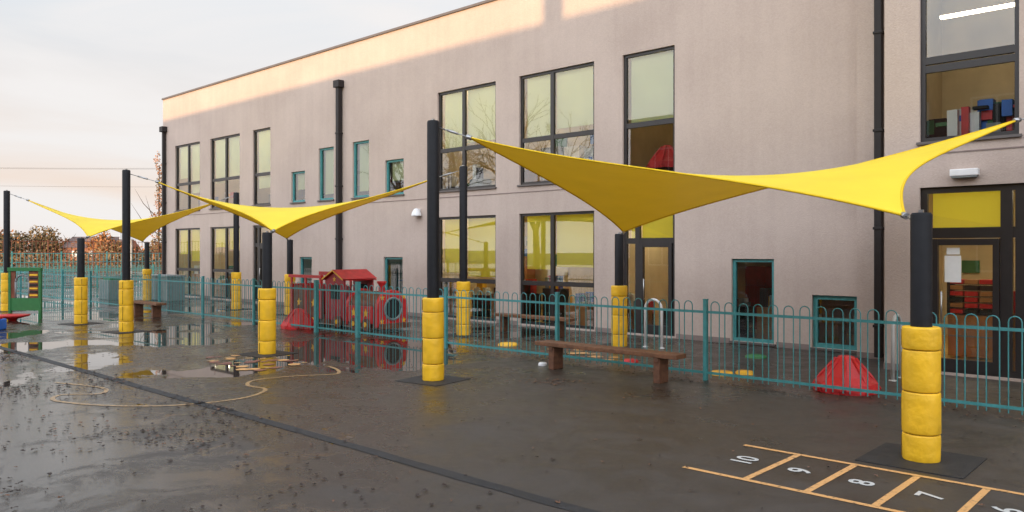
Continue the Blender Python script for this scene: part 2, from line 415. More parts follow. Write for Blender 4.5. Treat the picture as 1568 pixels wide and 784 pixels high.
def leafdoor(Y,a,b,z1):
    for (p,q,r,s) in ((a,a+.09,.08,z1),(b-.09,b,.08,z1)): fr.box(p,q,Y+.03,Y+.13,r,s,0)
    fr.box(a+.09,b-.09,Y+.035,Y+.125,.08,.26,0); fr.box(a+.09,b-.09,Y+.035,Y+.125,z1-.1,z1,0)
    fr.tube([(a+.16,Y-.03,.85),(a+.16,Y-.03,1.35)],.014,8,2)
    fr.box(a+.15,a+.17,Y-.03,Y+.03,.87,.89,2); fr.box(a+.15,a+.17,Y-.03,Y+.03,1.31,1.33,2)
leafdoor(W1,-10.40,-9.52,2.2); leafdoor(W1,-27.9,-27.1,2.2)
ops3=[]
W(W3,-3.79,-2.39,3.8,8.0,ops3,trans=[5.0,5.14],blind=None)
W(W3,-3.79,-.95,GB,3.05,ops3,cols=[.43,.5],trans=[2.3],blind=[2.36,None,2.36],bm=1,sill=False,tk=.1)
leafdoor(W3,-3.62,-2.66,2.2)
W(W3,.2,3.0,GB,3.05,ops3,cols=[.5],trans=[2.3],blind=[2.36,2.36],bm=1,sill=False)
W(W3,-.2,2.6,3.8,8.0,ops3,cols=[.5],trans=[5.0])
wallplane(W1,X0,X1,0,H,ops1)
wallplane(W2,X1,X2,0,H,[])
wallplane(W3,X2,X3,0,H,ops3)
def side(x,y0,y1): wall.face([(x,y0,0),(x,y1,0),(x,y1,H),(x,y0,H)])
side(X0,W1,27); side(X1,W2,W1); side(X2,W3,W2); side(X3,W3,27)
wall.face([(X0,27,0),(X3,27,0),(X3,27,H),(X0,27,H)])
wall.obj('walls',['wall'],B,recalc=False)
trim.box(X0-.04,X1,W1-.05,W1+.35,H,H+.07,0); trim.box(X1+.002,X2,W2-.05,W2+.35,H,H+.07,0); trim.box(X2+.002,X3,W3-.05,W3+.35,H,H+.07,0)
trim.box(X0-.045,X0+.3,W1+.35,27,H,H+.069,0)
trim.face([(X0+.02,W1+.1,H-.15),(X2+.05,W1+.1,H-.15),(X2+.05,26.9,H-.15),(X0+.02,26.9,H-.15)],1)
trim.face([(X2+.05,W3+.1,H-.151),(X3-.02,W3+.1,H-.151),(X3-.02,26.9,H-.151),(X2+.05,26.9,H-.151)],1)
trim.box(X0,X1-.003,W1-.012,W1+.01,3.59,3.61,2); trim.box(X1-.01,X2-.003,W2-.012,W2+.01,3.59,3.61,2); trim.box(X2-.01,X3,W3-.012,W3+.01,3.59,3.61,2)
for a,b in ((X0,-35.2),(-32.7,-31.85),(-29.3,-28.35),(-26.95,-25.05),(-24.15,-20.15),(-19.1,-17.56),(-15.07,-14.27),(-11.67,-10.9),(-9.38,-8.05),(-7.0,-6.3)):
    trim.box(a,b,W1-.015,W1+.01,0,.11,3)
trim.box(X1+.003,X2,W2-.015,W2+.01,0,.11,3); trim.box(X2-.01,-3.83,W3-.015,W3+.01,0,.11,3)
trim.obj('roof_and_trim',['coping','roof','joint','joint'],B,recalc=False)
fr.obj('window_frames',['dark','teal','steel'],B); gl.obj('window_glass',['glass'],B,recalc=False); bl.obj('roller_blinds',['blind','blindy'],B,recalc=False)
dp=MB()
def pipe(x,Y,top,hop=True,w=.10):
    dp.box(x-w/2,x+w/2,Y-w-.03,Y-.03,.05,top,0)
    if hop: dp.box(x-.16,x+.16,Y-.24,Y-.003,top-.02,top+.22,0)
    z=.6
    while z<top:
        dp.box(x-w/2-.02,x+w/2+.02,Y-w-.045,Y-.002,z,z+.05,0); z+=1.8
pipe(-36.1,W1,7.5,w=.13); pipe(-22.4,W1,7.6,w=.16); pipe(-4.78,W2,8.9,w=.13,hop=False)
dp.obj('downpipes',['pipe'],B,bevel=.008)
l=MB(); l.lathe(-18.35,W1-.12,[(.0,3.32),(.07,3.30),(.13,3.2),(.16,3.1),(.15,3.08)][::-1],16,0); l.box(-18.42,-18.28,W1-.1,W1-.002,3.15,3.3,0)
l.box(-3.32,-2.92,W3-.12,W3-.002,3.20,3.31,0); l.box(-3.30,-2.94,W3-.11,W3-.01,3.17,3.199,1)
l.obj('wall_lights',['white','grey'],B,bevel=.01)
# interior
BK=20.6
for (xa,xb,yf) in ((X0+.02,X2+.06,W1+.22),(X2+.06,X3-.02,W3+.22)):
    for z in (.02,3.45): inn.face([(xa,yf,z),(xb,yf,z),(xb,BK,z),(xa,BK,z)],2)
    for z in (3.32,8.6): inn.face([(xa,yf,z),(xb,yf,z),(xb,BK,z),(xa,BK,z)],0)
inn.face([(X0,BK,0),(X3,BK,0),(X3,BK,8.6),(X0,BK,8.6)],1)
for x in (X0+.1,-28.6,-26.6,-18.6,-11.3,-9.2,-5.1,3.4,X3-.1):
    y=W1+.26 if x<-5.05 else W3+.26
    inn.box(x-.05,x+.05,y,BK,0,8.6,1)
inn.box(-4.28,-4.2,W3+.26,W1+.26,0,8.6,1)
x=X0+2
while x<X3-2:
    for z in (3.30,7.6):
        if -27<x<-18 or -9.6<x<-4.9 or (z>5 and x>-5): continue
        inn.box(x-.6,x+.6,17.5,17.8,z-.05,z,3)
    x+=3.3
inn.box(-10.7,-9.8,17.5,17.8,3.25,3.30,3); inn.box(-3.9,-2.5,15.6,15.8,3.25,3.3,3); inn.box(-4.6,-3.2,18.6,18.72,7.0,7.05,3)
cl=['pine','red','blue','green','white','grey','yel','paper','black']
for z,(xa,xb) in [(3.46,(-35,-9.5)),(.03,(-35,-9.5)),(3.46,(-4,3)),(.03,(-9,-5.4))]:
    x=xa
    while x<xb:
        w=random.uniform(.5,1.1); y=random.uniform(16.4,16.9) if xb<0 else random.uniform(14.6,15)
        hh=random.uniform(.45,.95)
        inn.box(x,x+w,y,y+.4,z,z+hh,random.choice([4,4,9,12]))
        for k in range(random.randint(2,6)):
            a=x+random.uniform(0,w-.2); b=random.uniform(.08,.3)
            inn.box(a,a+b,y+.05+.02*k,y+.25+.02*k,z+hh+.001*k,z+hh+random.uniform(.08,.45),random.randint(5,12))
        x+=w+random.uniform(.1,.7)
for i in range(26):   # things stacked on the sill of the upper right window
    a=random.uniform(-3.7,-2.5); y=14.42+.013*i; q=random.uniform(.06,.22)
    inn.box(a,a+q,y,y+.14,3.9+random.choice([0,0,.25,.42]),4.05+random.uniform(0,.5),random.choice([6,6,7,8,5,9,12,11]))
for i in range(22):
    x=random.uniform(X0+1.5,X3-2)
    if -9.4<x<-8.8 or -5.4<x<-4.2: continue
    z=random.choice([.03,3.46]); y=random.uniform(18.2,20)
    inn.box(x,x+random.uniform(.7,1.2),y,y+.45,z,z+random.uniform(1.2,2.1),random.choice([4,9,8,5]))
for i in range(60):
    x=random.uniform(X0+1.5,X3-2)
    if -9.6<x<-8.8 or -5.6<x<-4.2 : continue
    z=random.choice([.03,3.46]); y=random.uniform(17.0,19.6); c_=random.choice([5,6,7,12])
    inn.box(x,x+.34,y,y+.34,z+.36,z+.39,c_); inn.box(x,x+.34,y+.34,y+.37,z+.4,z+.72,c_)
    for a in (0,.3):
        for b in (0,.3): inn.box(x+a,x+a+.03,y+b,y+b+.03,z,z+.36,12)
for i in range(150):
    a=random.uniform(X0+1,X3-1); z=random.choice([1.2,1.5,1.8,2.2,4.8,5.1,5.5]); w=random.uniform(.15,.7)
    inn.box(a,a+w,BK-.03-.0005*i,BK-.01,z,z+random.uniform(.15,.5),random.randint(5,12))
inn.box(-3.9,-3.15,16.3,16.7,.06,.82,4); inn.box(-3.88,-3.17,16.29,16.3,.42,.45,9)
for i in (0,1): inn.box(-3.89+.74*i-.02,-3.89+.74*i+.02,16.28,16.7,.82,1.5,12)
for j in range(6):
    inn.box(-3.87,-3.17,16.3,16.62,.84+j*.11,.85+j*.11,12)
    for i in range(3): inn.box(-3.86+i*.24,-3.65+i*.24,16.3,16.6,.853+j*.11,.93+j*.11,random.choice([5,5,4,12]))
inn.box(-2.75,-2.45,14.9,15.2,1.0,1.35,5); inn.box(-2.8,-2.3,14.85,15.3,.06,1.0,4)
inn.obj('classroom_interior',['ceil','iwall','ifloor','lamp']+cl,B,recalc=False)
p=MB(); p.face([(-3.44,W3+.085,1.5),(-3.2,W3+.085,1.5),(-3.2,W3+.085,1.93),(-3.44,W3+.085,1.93)]); p.face([(-3.41,W3+.084,1.95),(-3.22,W3+.084,1.95),(-3.22,W3+.084,2.06),(-3.41,W3+.084,2.06)]); p.obj('door_notice',['paper'],B,recalc=False)
def dome(x,y,name,z=0,parent=None,s=1):
    d=MB(); N8=8
    prof=[(.44,.0),(.45,.05),(.43,.13),(.33,.22),(.13,.46),(.09,.5),(.0,.5)]
    d.lathe(x,y,[(r*s,z+q*s) for r,q in prof],N8,0,False,rot=.3)
    for k in range(N8):
        a=.3+2*math.pi*k/N8
        d.tube([(x+.45*s*math.cos(a),y+.45*s*math.sin(a),z+.05*s),(x+.34*s*math.cos(a),y+.34*s*math.sin(a),z+.22*s),(x+.13*s*math.cos(a),y+.13*s*math.sin(a),z+.47*s)],.022*s,6,0)
        a+=math.pi/N8
        T=Matrix.Translation((x,y,z))@Matrix.Rotation(a,4,'Z')
        d.box(.40*s,.425*s,-.10*s,.10*s,.0,.07*s,0,T)
    return d.obj(name,['red'],parent)
dome(-10.1,16.6,'red_dome_on_shelf',4.0,B,1.15)
dome(-4.08,11.55,'red_play_dome'); dome(-18.0,11.35,'red_play_dome')

# ------------------------------------------------------------ wing behind camera (casts the long shadow)
O=empty('brick_school_wing')
o=MB(); o.box(-31,45,-26,-14,0,10.9,0); o.box(-31.3,45.3,-26.3,-13.7,10.9,11.27,1)
o.box(-4.28,-3.76,-14.6,-14.0,11.27,14.3,0); o.box(-4.33,-3.71,-14.65,-13.95,14.3,14.4,1)
for x in range(-29,44,4):
    for z in (1.0,4.3,7.6): o.box(x,x+2.2,-14.01,-13.96,z,z+1.7,2)
    for z in (1.0,4.3,7.6): o.box(x+.1,x+1.05,-13.96,-13.94,z+.1,z+1.6,3); o.box(x+1.15,x+2.1,-13.96,-13.94,z+.1,z+1.6,3)
o.obj('walls_and_windows',['brick','coping','white','dark'],O)

# ------------------------------------------------------------ sail posts
def post(x,y,top,seed=0):
    b=MB(); rp=.095
    b.lathe(x,y,[(rp,.0),(rp,top-.02),(rp-.012,top),(0,top)],24,0)
    secs=[(.0,.26),(.263,.66),(.663,1.06),(1.063,1.28)]
    for i,(a,c) in enumerate(secs):
        r=.166+.003*((i+seed)%2)
        pr=[(r-.014,a+.001),(r-.003,a+.006),(r,a+.016)]+[(r+.001,a+.03+(c-a-.06)*k/5) for k in range(1,5)]+[(r,c-.016),(r-.003,c-.006),(r-.014,c-.001),(rp,c)]
        b.lathe(x,y,pr,32,1,True,.03)
    for z in (.262,.662,1.062):
        b.lathe(x,y,[(.150,z-.008),(.153,z),(.150,z+.008)],20,2)
    a=R(200+seed*37); T=Matrix.Translation((x,y,0))@Matrix.Rotation(a,4,'Z')
    for (q,w_) in secs: b.box(.16,.174,-.006,.006,q+.03,w_-.03,2,T)
    b.box(x-.02,x+.02,y-.02,y+.02,top,top+.03,3)
    return b.obj('shade_sail_post',['post','pad','padseam','steel'])
HI,LO=4.03,2.37
posts=[(-2.19,8.2,LO),(-9.14,8.15,HI),(-13.86,8.04,LO),(-20.3,7.9,HI),(-23.4,7.9,LO),(-30.2,7.9,HI),
       (-9.5,13.7,LO),(-13.5,13.0,HI),(-21.9,13.5,LO),(-25.3,13.5,HI),(-32.6,13.5,LO),(-1.85,13.5,HI)]
for i,(x,y,h) in enumerate(posts):
    post(x,y,h,i)
    if i!=11:
        s=.46 if i==0 else .42
        d=MB(); k=R(8)
        T=Matrix.Translation((x,y,0))@Matrix.Rotation(k if i else 0,4,'Z'); d.box(-s,s,-s,s,.0,.009,0,T); d.obj('rubber_post_mat',['mat'])

def sail(A,Bc,C,D,tops,c=.14):
    A,Bc,C,D=map(Vector,(A,Bc,C,D)); n=40; s=MB()
    def P(u,v):
        cs=.07+.09*u
        uu=.5+(u-.5)*(1-cs*4*v*(1-v)); vv=.5+(v-.5)*(1-c*4*u*(1-u))
        p=A*(1-uu)*(1-vv)+C*uu*(1-vv)+D*uu*vv+Bc*(1-uu)*vv
        return p
    g=[[P(i/n,j/n) for j in range(n+1)] for i in range(n+1)]
    base=len(s.v)
    for i in range(n+1):
        for j in range(n+1): s.v.append(tuple(g[i][j]))
    for i in range(n):
        for j in range(n):
            a=base+i*(n+1)+j
            s.f.append((a,a+n+1,a+n+2,a+1)); s.m.append(0); s.s.append(True)
    for e in ([g[i][0] for i in range(n+1)],[g[i][n] for i in range(n+1)],[g[0][j] for j in range(n+1)],[g[n][j] for j in range(n+1)]):
        s.tube(e,.014,6,1)
    for K,T in zip((A,Bc,C,D),tops):
        T=Vector(T); d=(T-K); L=d.length
        s.tube([K,T],.009,6,2)
        s.tube([K+d*.35,K+d*.7],.02,8,2)
        s.tube([K-d.normalized()*.05,K+d.normalized()*.04],.035,8,2)
    return s.obj('shade_sail',['sail','hem','steel'],recalc=False)
sail((-8.66,8.45,3.76),(-9.2,13.42,2.40),(-2.42,8.5,2.36),(-2.25,13.15,3.88),[(-9.08,8.2,3.93),(-9.45,13.65,2.35),(-2.24,8.25,2.3),(-1.9,13.45,3.95)])
sail((-19.55,8.35,3.72),(-21.6,13.2,2.4),(-14.0,8.25,2.40),(-14.1,12.6,3.75),[(-20.22,7.95,3.93),(-21.85,13.45,2.33),(-13.88,8.08,2.33),(-13.55,12.95,3.93)])
sail((-29.4,8.3,3.7),(-32.3,13.2,2.4),(-23.6,8.15,2.40),(-25.9,13.1,3.72),[(-30.1,7.95,3.93),(-32.55,13.45,2.33),(-23.44,7.95,2.33),(-25.35,13.45,3.93)])

# ------------------------------------------------------------ fences
def bowfence(name,p0,p1,posts_t,hoop=.14,pitch=.232,h=1.22,r=.0085,seg=5,gate=None):
    p0=Vector(p0);p1=Vector(p1); L=(p1-p0).length; d=(p1-p0).normalized(); b=MB()
    n=d.cross(Vector((0,0,1)))
    T0=Matrix(((d.x,n.x,0,0),(d.y,n.y,0,0),(0,0,1,0),(0,0,0,1)))
    for z in (.10,h-.18):
        b.box(0,L,-.006,.006,z,z+.04,0,Matrix.Translation(p0)@T0)
    t=.1
    while t<L-.1:
        if not any(abs(t-q)<.11 for q in posts_t):
            c=p0+d*t; rr=hoop/2; tz=random.uniform(-.006,.006); lean=n*random.uniform(-.006,.006)
            path=[c-d*rr+Vector((0,0,.05))]
            for k in range(7):
                a=math.pi-k*math.pi/6
                path.append(c+lean+d*rr*math.cos(a)+Vector((0,0,h-rr+tz+rr*math.sin(a))))
            path.append(c+d*rr+Vector((0,0,.05)))
            b.tube(path,r,seg,0,False)
        t+=pitch
    for q in posts_t:
        T=Matrix.Translation(p0+d*q)@T0; w=.03 if not(gate and q in gate) else .045
        hh=h+.03 if not(gate and q in gate) else h+.06
        b.box(-w,w,-w,w,0,hh,0,T); b.box(-w-.004,w+.004,-w-.004,w+.004,hh,hh+.012,0,T)
    return b.obj(name,['teal'],recalc=False)
Xa=-37.5
pt=[x-Xa for x in (-37.4,-34.6,-31.6,-28.6,-25.6,-22.6,-19.65,-16.65,-14.95,-11.94,-8.98,-6.01,-3.02,-.02,2.98)]
bowfence('bow_top_fence',(Xa,11,0),(3.1,11,0),pt,gate=(pt[7],pt[8]))
bowfence('bow_top_fence',(-45,-14,0),(-45,26,0),[i*3 for i in range(14)],pitch=.3,hoop=.16,r=.012,seg=4)
bowfence('bow_top_fence',(-37.5,11,0),(-45,11,0),[0,2.5,5,7.4],pitch=.3,hoop=.16,r=.012,seg=4)
def court(name,p0,p1,h,key,sp=.25,r=.02):
    p0=Vector(p0);p1=Vector(p1);L=(p1-p0).length;d=(p1-p0).normalized(); b=MB(); t=0; i=0
    while t<=L:
        q=p0+d*t; rr=.05 if i%12==0 else r
        b.tube([q,q+Vector((0,0,h if i%12 else h+.1))],rr,4,0,False,False); t+=sp; i+=1
    for z in (.15,h*.33,h*.66,h-.05): b.tube([p0+Vector((0,0,z)),p1+Vector((0,0,z))],.03,4,0)
    return b.obj(name,[key],recalc=False)
court('sports_court_fence',(-60,-8,0),(-60,45,0),1.9,'teal')
court('sports_court_fence',(-74,-10,0),(-74,60,0),2.9,'brown',.3,.022)

# ------------------------------------------------------------ benches
def bench(x0,x1,y,h=.45):
    e=empty('wooden_bench')
    s=MB(); s.box(x0,x1,y-.16,y-.01,h-.07,h,0); s.box(x0+.01,x1-.01,y+.005,y+.155,h-.07,h-.001,0); s.obj('seat',['wood'],e,bevel=.008)
    for i,x in enumerate((x0+.34,x1-.36)):
        l=MB(); l.box(x-.055,x+.055,y-.13,y+.13,0,h-.072,0); l.box(x-.04,x+.04,y-.15,y+.15,h-.14,h-.0725,0); l.obj('leg_%d'%(i+1),['woodleg'],e,bevel=.006)
bench(-8.82,-6.05,10.35,.46); bench(-13.7,-11.2,14.3); bench(-25.6,-23.6,10.2)

# ------------------------------------------------------------ hoops / toys
def hoop(x,y,w,h,key,ax='x'):
    b=MB(); p=[]; r=w/2
    D=Vector((1,0,0)) if ax=='x' else Vector((0,1,0)); c=Vector((x,y,0))
    p.append(c-D*r)
    for k in range(9):
        a=math.pi-k*math.pi/8; p.append(c+D*r*math.cos(a)+Vector((0,0,h-r+r*math.sin(a))))
    p.append(c+D*r); b.tube(p,.028,10,0)
    for q in (c-D*r,c+D*r): b.lathe(q.x,q.y,[(.06,0),(.06,.012),(0,.012)],12,0)
    b.obj('bicycle_stand_hoop',[key])
hoop(-8.85,14.0,.4,1.0,'white'); hoop(-3.85,13.1,.4,1.0,'lgrey','y'); hoop(-24.8,14.3,.4,1.0,'lgrey')
def disc(x,y,r,key,name='stepping_stone'):
    b=MB(); b.lathe(x,y,[(r,0),(r*.97,.03),(r*.8,.05),(0,.055)],18,0); b.obj(name,[key])
disc(-6.1,11.7,.2,'yel'); disc(-5.85,12.0,.15,'yel'); disc(-11.35,12.25,.22,'yel'); disc(-6.6,14.0,.2,'green'); disc(-8.0,11.9,.14,'red'); disc(-8.9,10.5,.08,'white','plastic_cup')
TR=empty('play_train')
def star(b,x,y,z,r,m,axis='y'):
    P=[]
    for k in range(10):
        a=math.pi/2+k*math.pi/5; q=r if k%2==0 else r*.42
        P.append((q*math.cos(a),q*math.sin(a)))
    if axis=='y': b.face([(x+p,y,z+q) for p,q in P],m)
    else: b.face([(x,y+p,z+q) for p,q in P],m)
c=MB()
ya,yb=12.0,12.95
c.box(-19.3,-15.35,ya+.03,yb-.03,.08,.2,1)
def arch(y0,y1,z0,zs,n=12):
    r=(y1-y0)/2; cy=(y0+y1)/2
    return [(y0,z0),(y1,z0)]+[(cy+r*math.cos(math.pi*k/n),zs+r*math.sin(math.pi*k/n)) for k in range(n+1)]
pts=arch(ya+.05,yb-.05,.2,.56)
c.prism(pts,'x',-16.75,-15.62,1)
pts=arch(ya,yb,.12,.56)
c.prism(pts,'x',-15.62,-15.5,5)
c.prism(pts,'x',-16.85,-16.75,5)
cy=(ya+yb)/2
ring=[(-15.49,cy+.27*math.cos(a*math.pi/12),.56+.27*math.sin(a*math.pi/12)) for a in range(25)]
c.tube(ring,.03,6,3); c.face([(-15.494,cy+.26*math.cos(a*math.pi/12),.56+.26*math.sin(a*math.pi/12)) for a in range(24)],4)  # tunnel hole is a flat black disc, its inner shade put in as colour
for (yy,zz) in ((ya+.13,.26),(yb-.13,.26),(ya+.14,.85),(yb-.14,.85)): star(c,-15.492,yy,zz,.08,2,'x')
c.box(-16.7,-15.7,ya-.02,ya+.03,.2,.62,5)
for xx in (-16.45,-15.95): star(c,xx,ya-.028,.45,.13,2)
for xx in (-19.0,-18.2,-17.1,-16.4,-15.9):
    c.tube([(xx,ya-.08,.17),(xx,ya-.03,.17)],.15,18,1,True); c.tube([(xx,ya-.10,.17),(xx,ya-.08,.17)],.06,12,2,True)
c.lathe(-15.95,cy,[(.08,.95),(.08,1.15),(.12,1.2),(.12,1.24),(0,1.24)],14,5)
for yy in (ya,yb-.05):
    c.prism([(-17.75,.2),(-16.9,.2),(-16.9,1.25),(-17.32,1.46),(-17.75,1.25)],'y',yy,yy+.05,0)
    c.box(-17.5,-17.1,yy-.006,yy+.056,.75,1.12,4)
star(c,-17.32,ya-.01,1.27,.08,2)
for a,b in (((-17.8,1.24),(-17.32,1.48)),((-16.85,1.24),(-17.32,1.48))):
    c.face([(a[0],ya-.08,a[1]),(b[0],ya-.08,b[1]),(b[0],yb+.08,b[1]),(a[0],yb+.08,a[1])],5)
    c.face([(a[0],ya-.08,a[1]+.04),(b[0],ya-.08,b[1]+.04),(b[0],yb+.08,b[1]+.04),(a[0],yb+.08,a[1]+.04)],5)
    c.face([(a[0],ya-.08,a[1]),(b[0],ya-.08,b[1]),(b[0],ya-.08,b[1]+.04),(a[0],ya-.08,a[1]+.04)],2)
for yy in (ya,yb-.05):
    P=[(-19.35,.2),(-17.9,.2),(-17.9,.95)]
    for k in range(13):
        P.append((-17.9-1.45*k/12,.95+.12*abs(math.sin(k*math.pi/4))+.0))
    c.prism(P,'y',yy,yy+.05,0 if yy>ya+.1 else 1)
for xx in (-19.35,-18.65,-17.95):
    c.box(xx-.04,xx+.04,ya-.03,ya+.0,.2,1.3,5); c.box(xx-.04,xx+.04,yb,yb+.03,.2,1.35,5)
c.box(-19.45,-17.85,yb-.02,yb+.06,1.32,1.42,5); c.box(-19.45,-17.85,ya-.06,ya+.02,1.28,1.36,5)
for xx in (-19.0,-18.3): star(c,xx,ya-.006,.6,.13,2); 
c.box(-19.4,-19.35,ya,yb,.2,1.1,5)
c.obj('train_body',['maroon','brown','yel','grey','black','red'],TR,recalc=True)

PP=empty('sensory_play_panel')
b=MB(); T=Matrix.Translation((-26.3,7.35,0))@Matrix.Rotation(R(42),4,'Z')
for x in (-.48,.42): b.box(x,x+.07,-.04,.04,0,1.5,0,T)
b.box(-.5,.5,-.05,.05,1.42,1.52,0,T); b.box(-.41,.42,-.02,.02,.25,.62,0,T)
b.box(-.41,-.28,-.02,.02,.62,1.42,1,T); b.box(.12,.42,-.02,.02,.62,1.42,1,T)
for k in range(7):
    b.box(.15,.39,-.035,-.021,.68+k*.1,.73+k*.1,3 if k%2 else 4,T)
P=[]
for k in range(9):
    a=math.pi*k/8; P.append(Vector((-.08+.2*math.cos(a),0,1.1+.2*math.sin(a))))
for k in range(8): b.tube([T@P[k],T@P[k+1]],.03,6,5)
b.tube([T@P[0],T@Vector((.12,0,.62))],.03,6,5); b.tube([T@P[-1],T@Vector((-.28,0,.62))],.03,6,5)
b.obj('panel',['green','brown','red','black','yel','grey'],PP)
b=MB(); b.lathe(-26.0,6.95,[(.1,.0),(.14,.05),(.42,.12),(.45,.17),(.3,.15),(0,.14)],20,0); b.obj('red_balance_dish',['red'])
b=MB(); T=Matrix.Translation((-23.2,5.65,0))@Matrix.Rotation(R(42),4,'Z')
b.box(-.5,.3,-.3,.3,.0,.28,0,T); b.box(-.55,.1,-.25,.25,.28,.45,0,T); b.box(-.5,-.3,-.2,.2,.45,.75,0,T); b.box(.12,.28,-.2,.2,.28,.36,1,T)
for x in (-.35,.15): b.tube([T@Vector((x,-.33,.13)),T@Vector((x,-.27,.13))],.13,14,2)
b.obj('blue_ride_on_toy',['blue','red','black'],bevel=.03)
b=MB(); b.box(-33.2,-31.6,13.9,14.6,0,.95,0); b.box(-33.25,-31.55,13.85,14.65,.95,1.03,0); b.box(-32.42,-32.38,13.88,13.9,.05,.93,1); b.obj('storage_box',['grey','dark'],bevel=.01)
b=MB(); b.box(-35.2,-34.2,12.6,13.3,0,.8,0); b.box(-35.1,-34.3,12.7,13.2,.8,.9,1); b.obj('planter_box',['grey','green'],bevel=.01)
b=MB(); b.tube([(-62,24.5,0),(-62,24.5,3.1),(-61.4,24.3,3.5)],.07,8,0); b.box(-61.4,-61.34,23.4,25.2,2.9,4.0,0); b.obj('basketball_hoop',['white'])

# ------------------------------------------------------------ distance
def C(xc,z,h=0): return CR*xc+CF*z+Vector((0,0,h))
def house(xc,z,w,d,hh,rh,name='distant_house'):
    b=MB(); T=Matrix.Translation(C(xc,z))@Matrix.Rotation(R(42.5),4,'Z')
    b.box(-w/2,w/2,-d/2,d/2,0,hh,0,T)
    P=[T@Vector(p) for p in ((-w/2-.3,-d/2-.3,hh),(w/2+.3,-d/2-.3,hh),(w/2+.3,d/2+.3,hh),(-w/2-.3,d/2+.3,hh),(-w/2-.3,0,hh+rh),(w/2+.3,0,hh+rh))]
    b.face([P[0],P[1],P[5],P[4]],1); b.face([P[3],P[4],P[5],P[2]],1); b.face([P[0],P[4],P[3]],0); b.face([P[1],P[2],P[5]],0)
    for x in (-w*.3,0,w*.3): b.box(x-.5,x+.5,-d/2-.03,-d/2,hh*.45,hh*.8,2,T)
    b.obj(name,['brick','roof','white'])
house(-67,128,9,6,2.6,1.8); house(-52,140,12,6,2.8,1.7)
def foliage(blobs,name,mats,dens=60,size=.3,trunks=()):
    b=MB()
    for (c,rx,rz,mi) in blobs:
        n=int(dens*rx*rz)
        for _ in range(n):
            while 1:
                v=Vector((random.uniform(-1,1),random.uniform(-1,1),random.uniform(-1,1)))
                if .15<v.length<1: break
            q=1+.35*noise.noise(Vector(v)*2+Vector(c)*.7)
            p=Vector(c)+Vector((v.x*rx*q,v.y*rx*q,v.z*rz*q))
            if p.z<.1: continue
            a=Vector((random.gauss(0,1),random.gauss(0,1),random.gauss(0,1))).normalized()*size*random.uniform(.5,1.2)
            d=a.orthogonal().normalized()*size*random.uniform(.3,.7)
            m=mi if random.random()<.7 else random.randint(0,len(mats)-2)
            b.face([p-a,p+d,p+a,p-d],m)
    for (p,h,r) in trunks:
        p=Vector(p); b.tube([p,p+Vector((.1,0,h*.5)),p+Vector((0,.1,h))],[r,r*.7,r*.25],6,len(mats)-1)
        for k in range(7):
            a=random.uniform(0,6.28); z=h*random.uniform(.3,.9); L=h*.3
            b.tube([p+Vector((0,0,z)),p+Vector((math.cos(a)*L*.5,math.sin(a)*L*.5,z+L*.5)),p+Vector((math.cos(a)*L*.8,math.sin(a)*L*.8,z+L))],[r*.4,r*.25,r*.05],4,len(mats)-1)
    return b.obj(name,mats,recalc=False)
bl_=[];tr=[]
xc=-150
while xc<60:
    z=124+random.uniform(-8,8)
    tall=xc<-66
    h=random.uniform(4.4,6.8) if tall else random.uniform(2.6,4.4)
    p=C(xc,z); mi=random.choice([0,0,1,1,2])
    tr.append((p,h*.8,.16))
    for k in range(4):
        bl_.append(((p.x+random.uniform(-1.2,1.2),p.y+random.uniform(-1.2,1.2),h*random.uniform(.3,.72)),random.uniform(1.4,2.4),h*.33,mi))
    xc+=random.uniform(1.5,3.0)
foliage(bl_,'distant_tree_row',['fol1','fol2','fol3','bark'],95,.26,tr)
bl_=[];tr=[]
for xc in range(-170,80,3):
    p=C(xc,100+random.uniform(-2,2)); bl_.append(((p.x,p.y,.9),1.9,1.3,random.choice([1,2])))
foliage(bl_,'distant_hedge',['fol1','fol2','fol3','bark'],90,.24)
for xc,z,h in ((-39.7,88,13.0),(-42.6,104,10.5)):
    p=C(xc,z); bb=[]
    for k in range(9):
        q=k/8; bb.append(((p.x+random.uniform(-.2,.2),p.y+random.uniform(-.2,.2),1.8+q*(h-2.6)),(.9-.55*q),1.1,random.choice([0,1])))
    foliage(bb,'poplar_tree',['fol1','fol2','fol3','bark'],190,.12,[(p,h*.9,.14)])
def bare(x,y,h,name='bare_tree'):
    b=MB()
    def br(p,d,L,r,dep):
        q=p+d*L; m_=p+d*L*.5+Vector((random.gauss(0,.04),random.gauss(0,.04),0))*L
        b.tube([p,m_,q],[r,r*.85,r*.68],5 if dep<2 else 3,0,False)
        if dep>=6: return
        for k in range(3 if dep<4 else 2):
            ax=Vector((random.gauss(0,1),random.gauss(0,1),random.gauss(0,1))).cross(d).normalized()
            nd=(Matrix.Rotation(R(random.uniform(18,42)),3,ax)@d+Vector((0,0,.12))).normalized()
            br(q,nd,L*random.uniform(.66,.86),r*.6,dep+1)
    br(Vector((x,y,0)),Vector((0,0,1)),h*.24,h*.022,0)
    b.obj(name,['bark'],recalc=False)
bare(-35,-8.5,14); bare(-42,-6,13); bare(-50,-10,15)
b=MB()
for off,h in ((0,8.2),(.6,8.2),(0,6.9)):
    P=[]
    for k in range(21):
        t=k/20; P.append(C(-75+90*t,60+off+ (3*t if h<8 else 0),h+1.2-3.2*t*(1-t)*1.3))
    b.tube(P,.009,4,0)
for xc,z in ((-75,60),(15,60)):
    p=C(xc,z); b.tube([p,p+Vector((0,0,9.8))],[.16,.11],8,1); q=CR*1.0
    b.tube([p-q+Vector((0,0,9.4)),p+q+Vector((0,0,9.4))],.05,6,1)
b.obj('overhead_power_line',['dark','bark'])

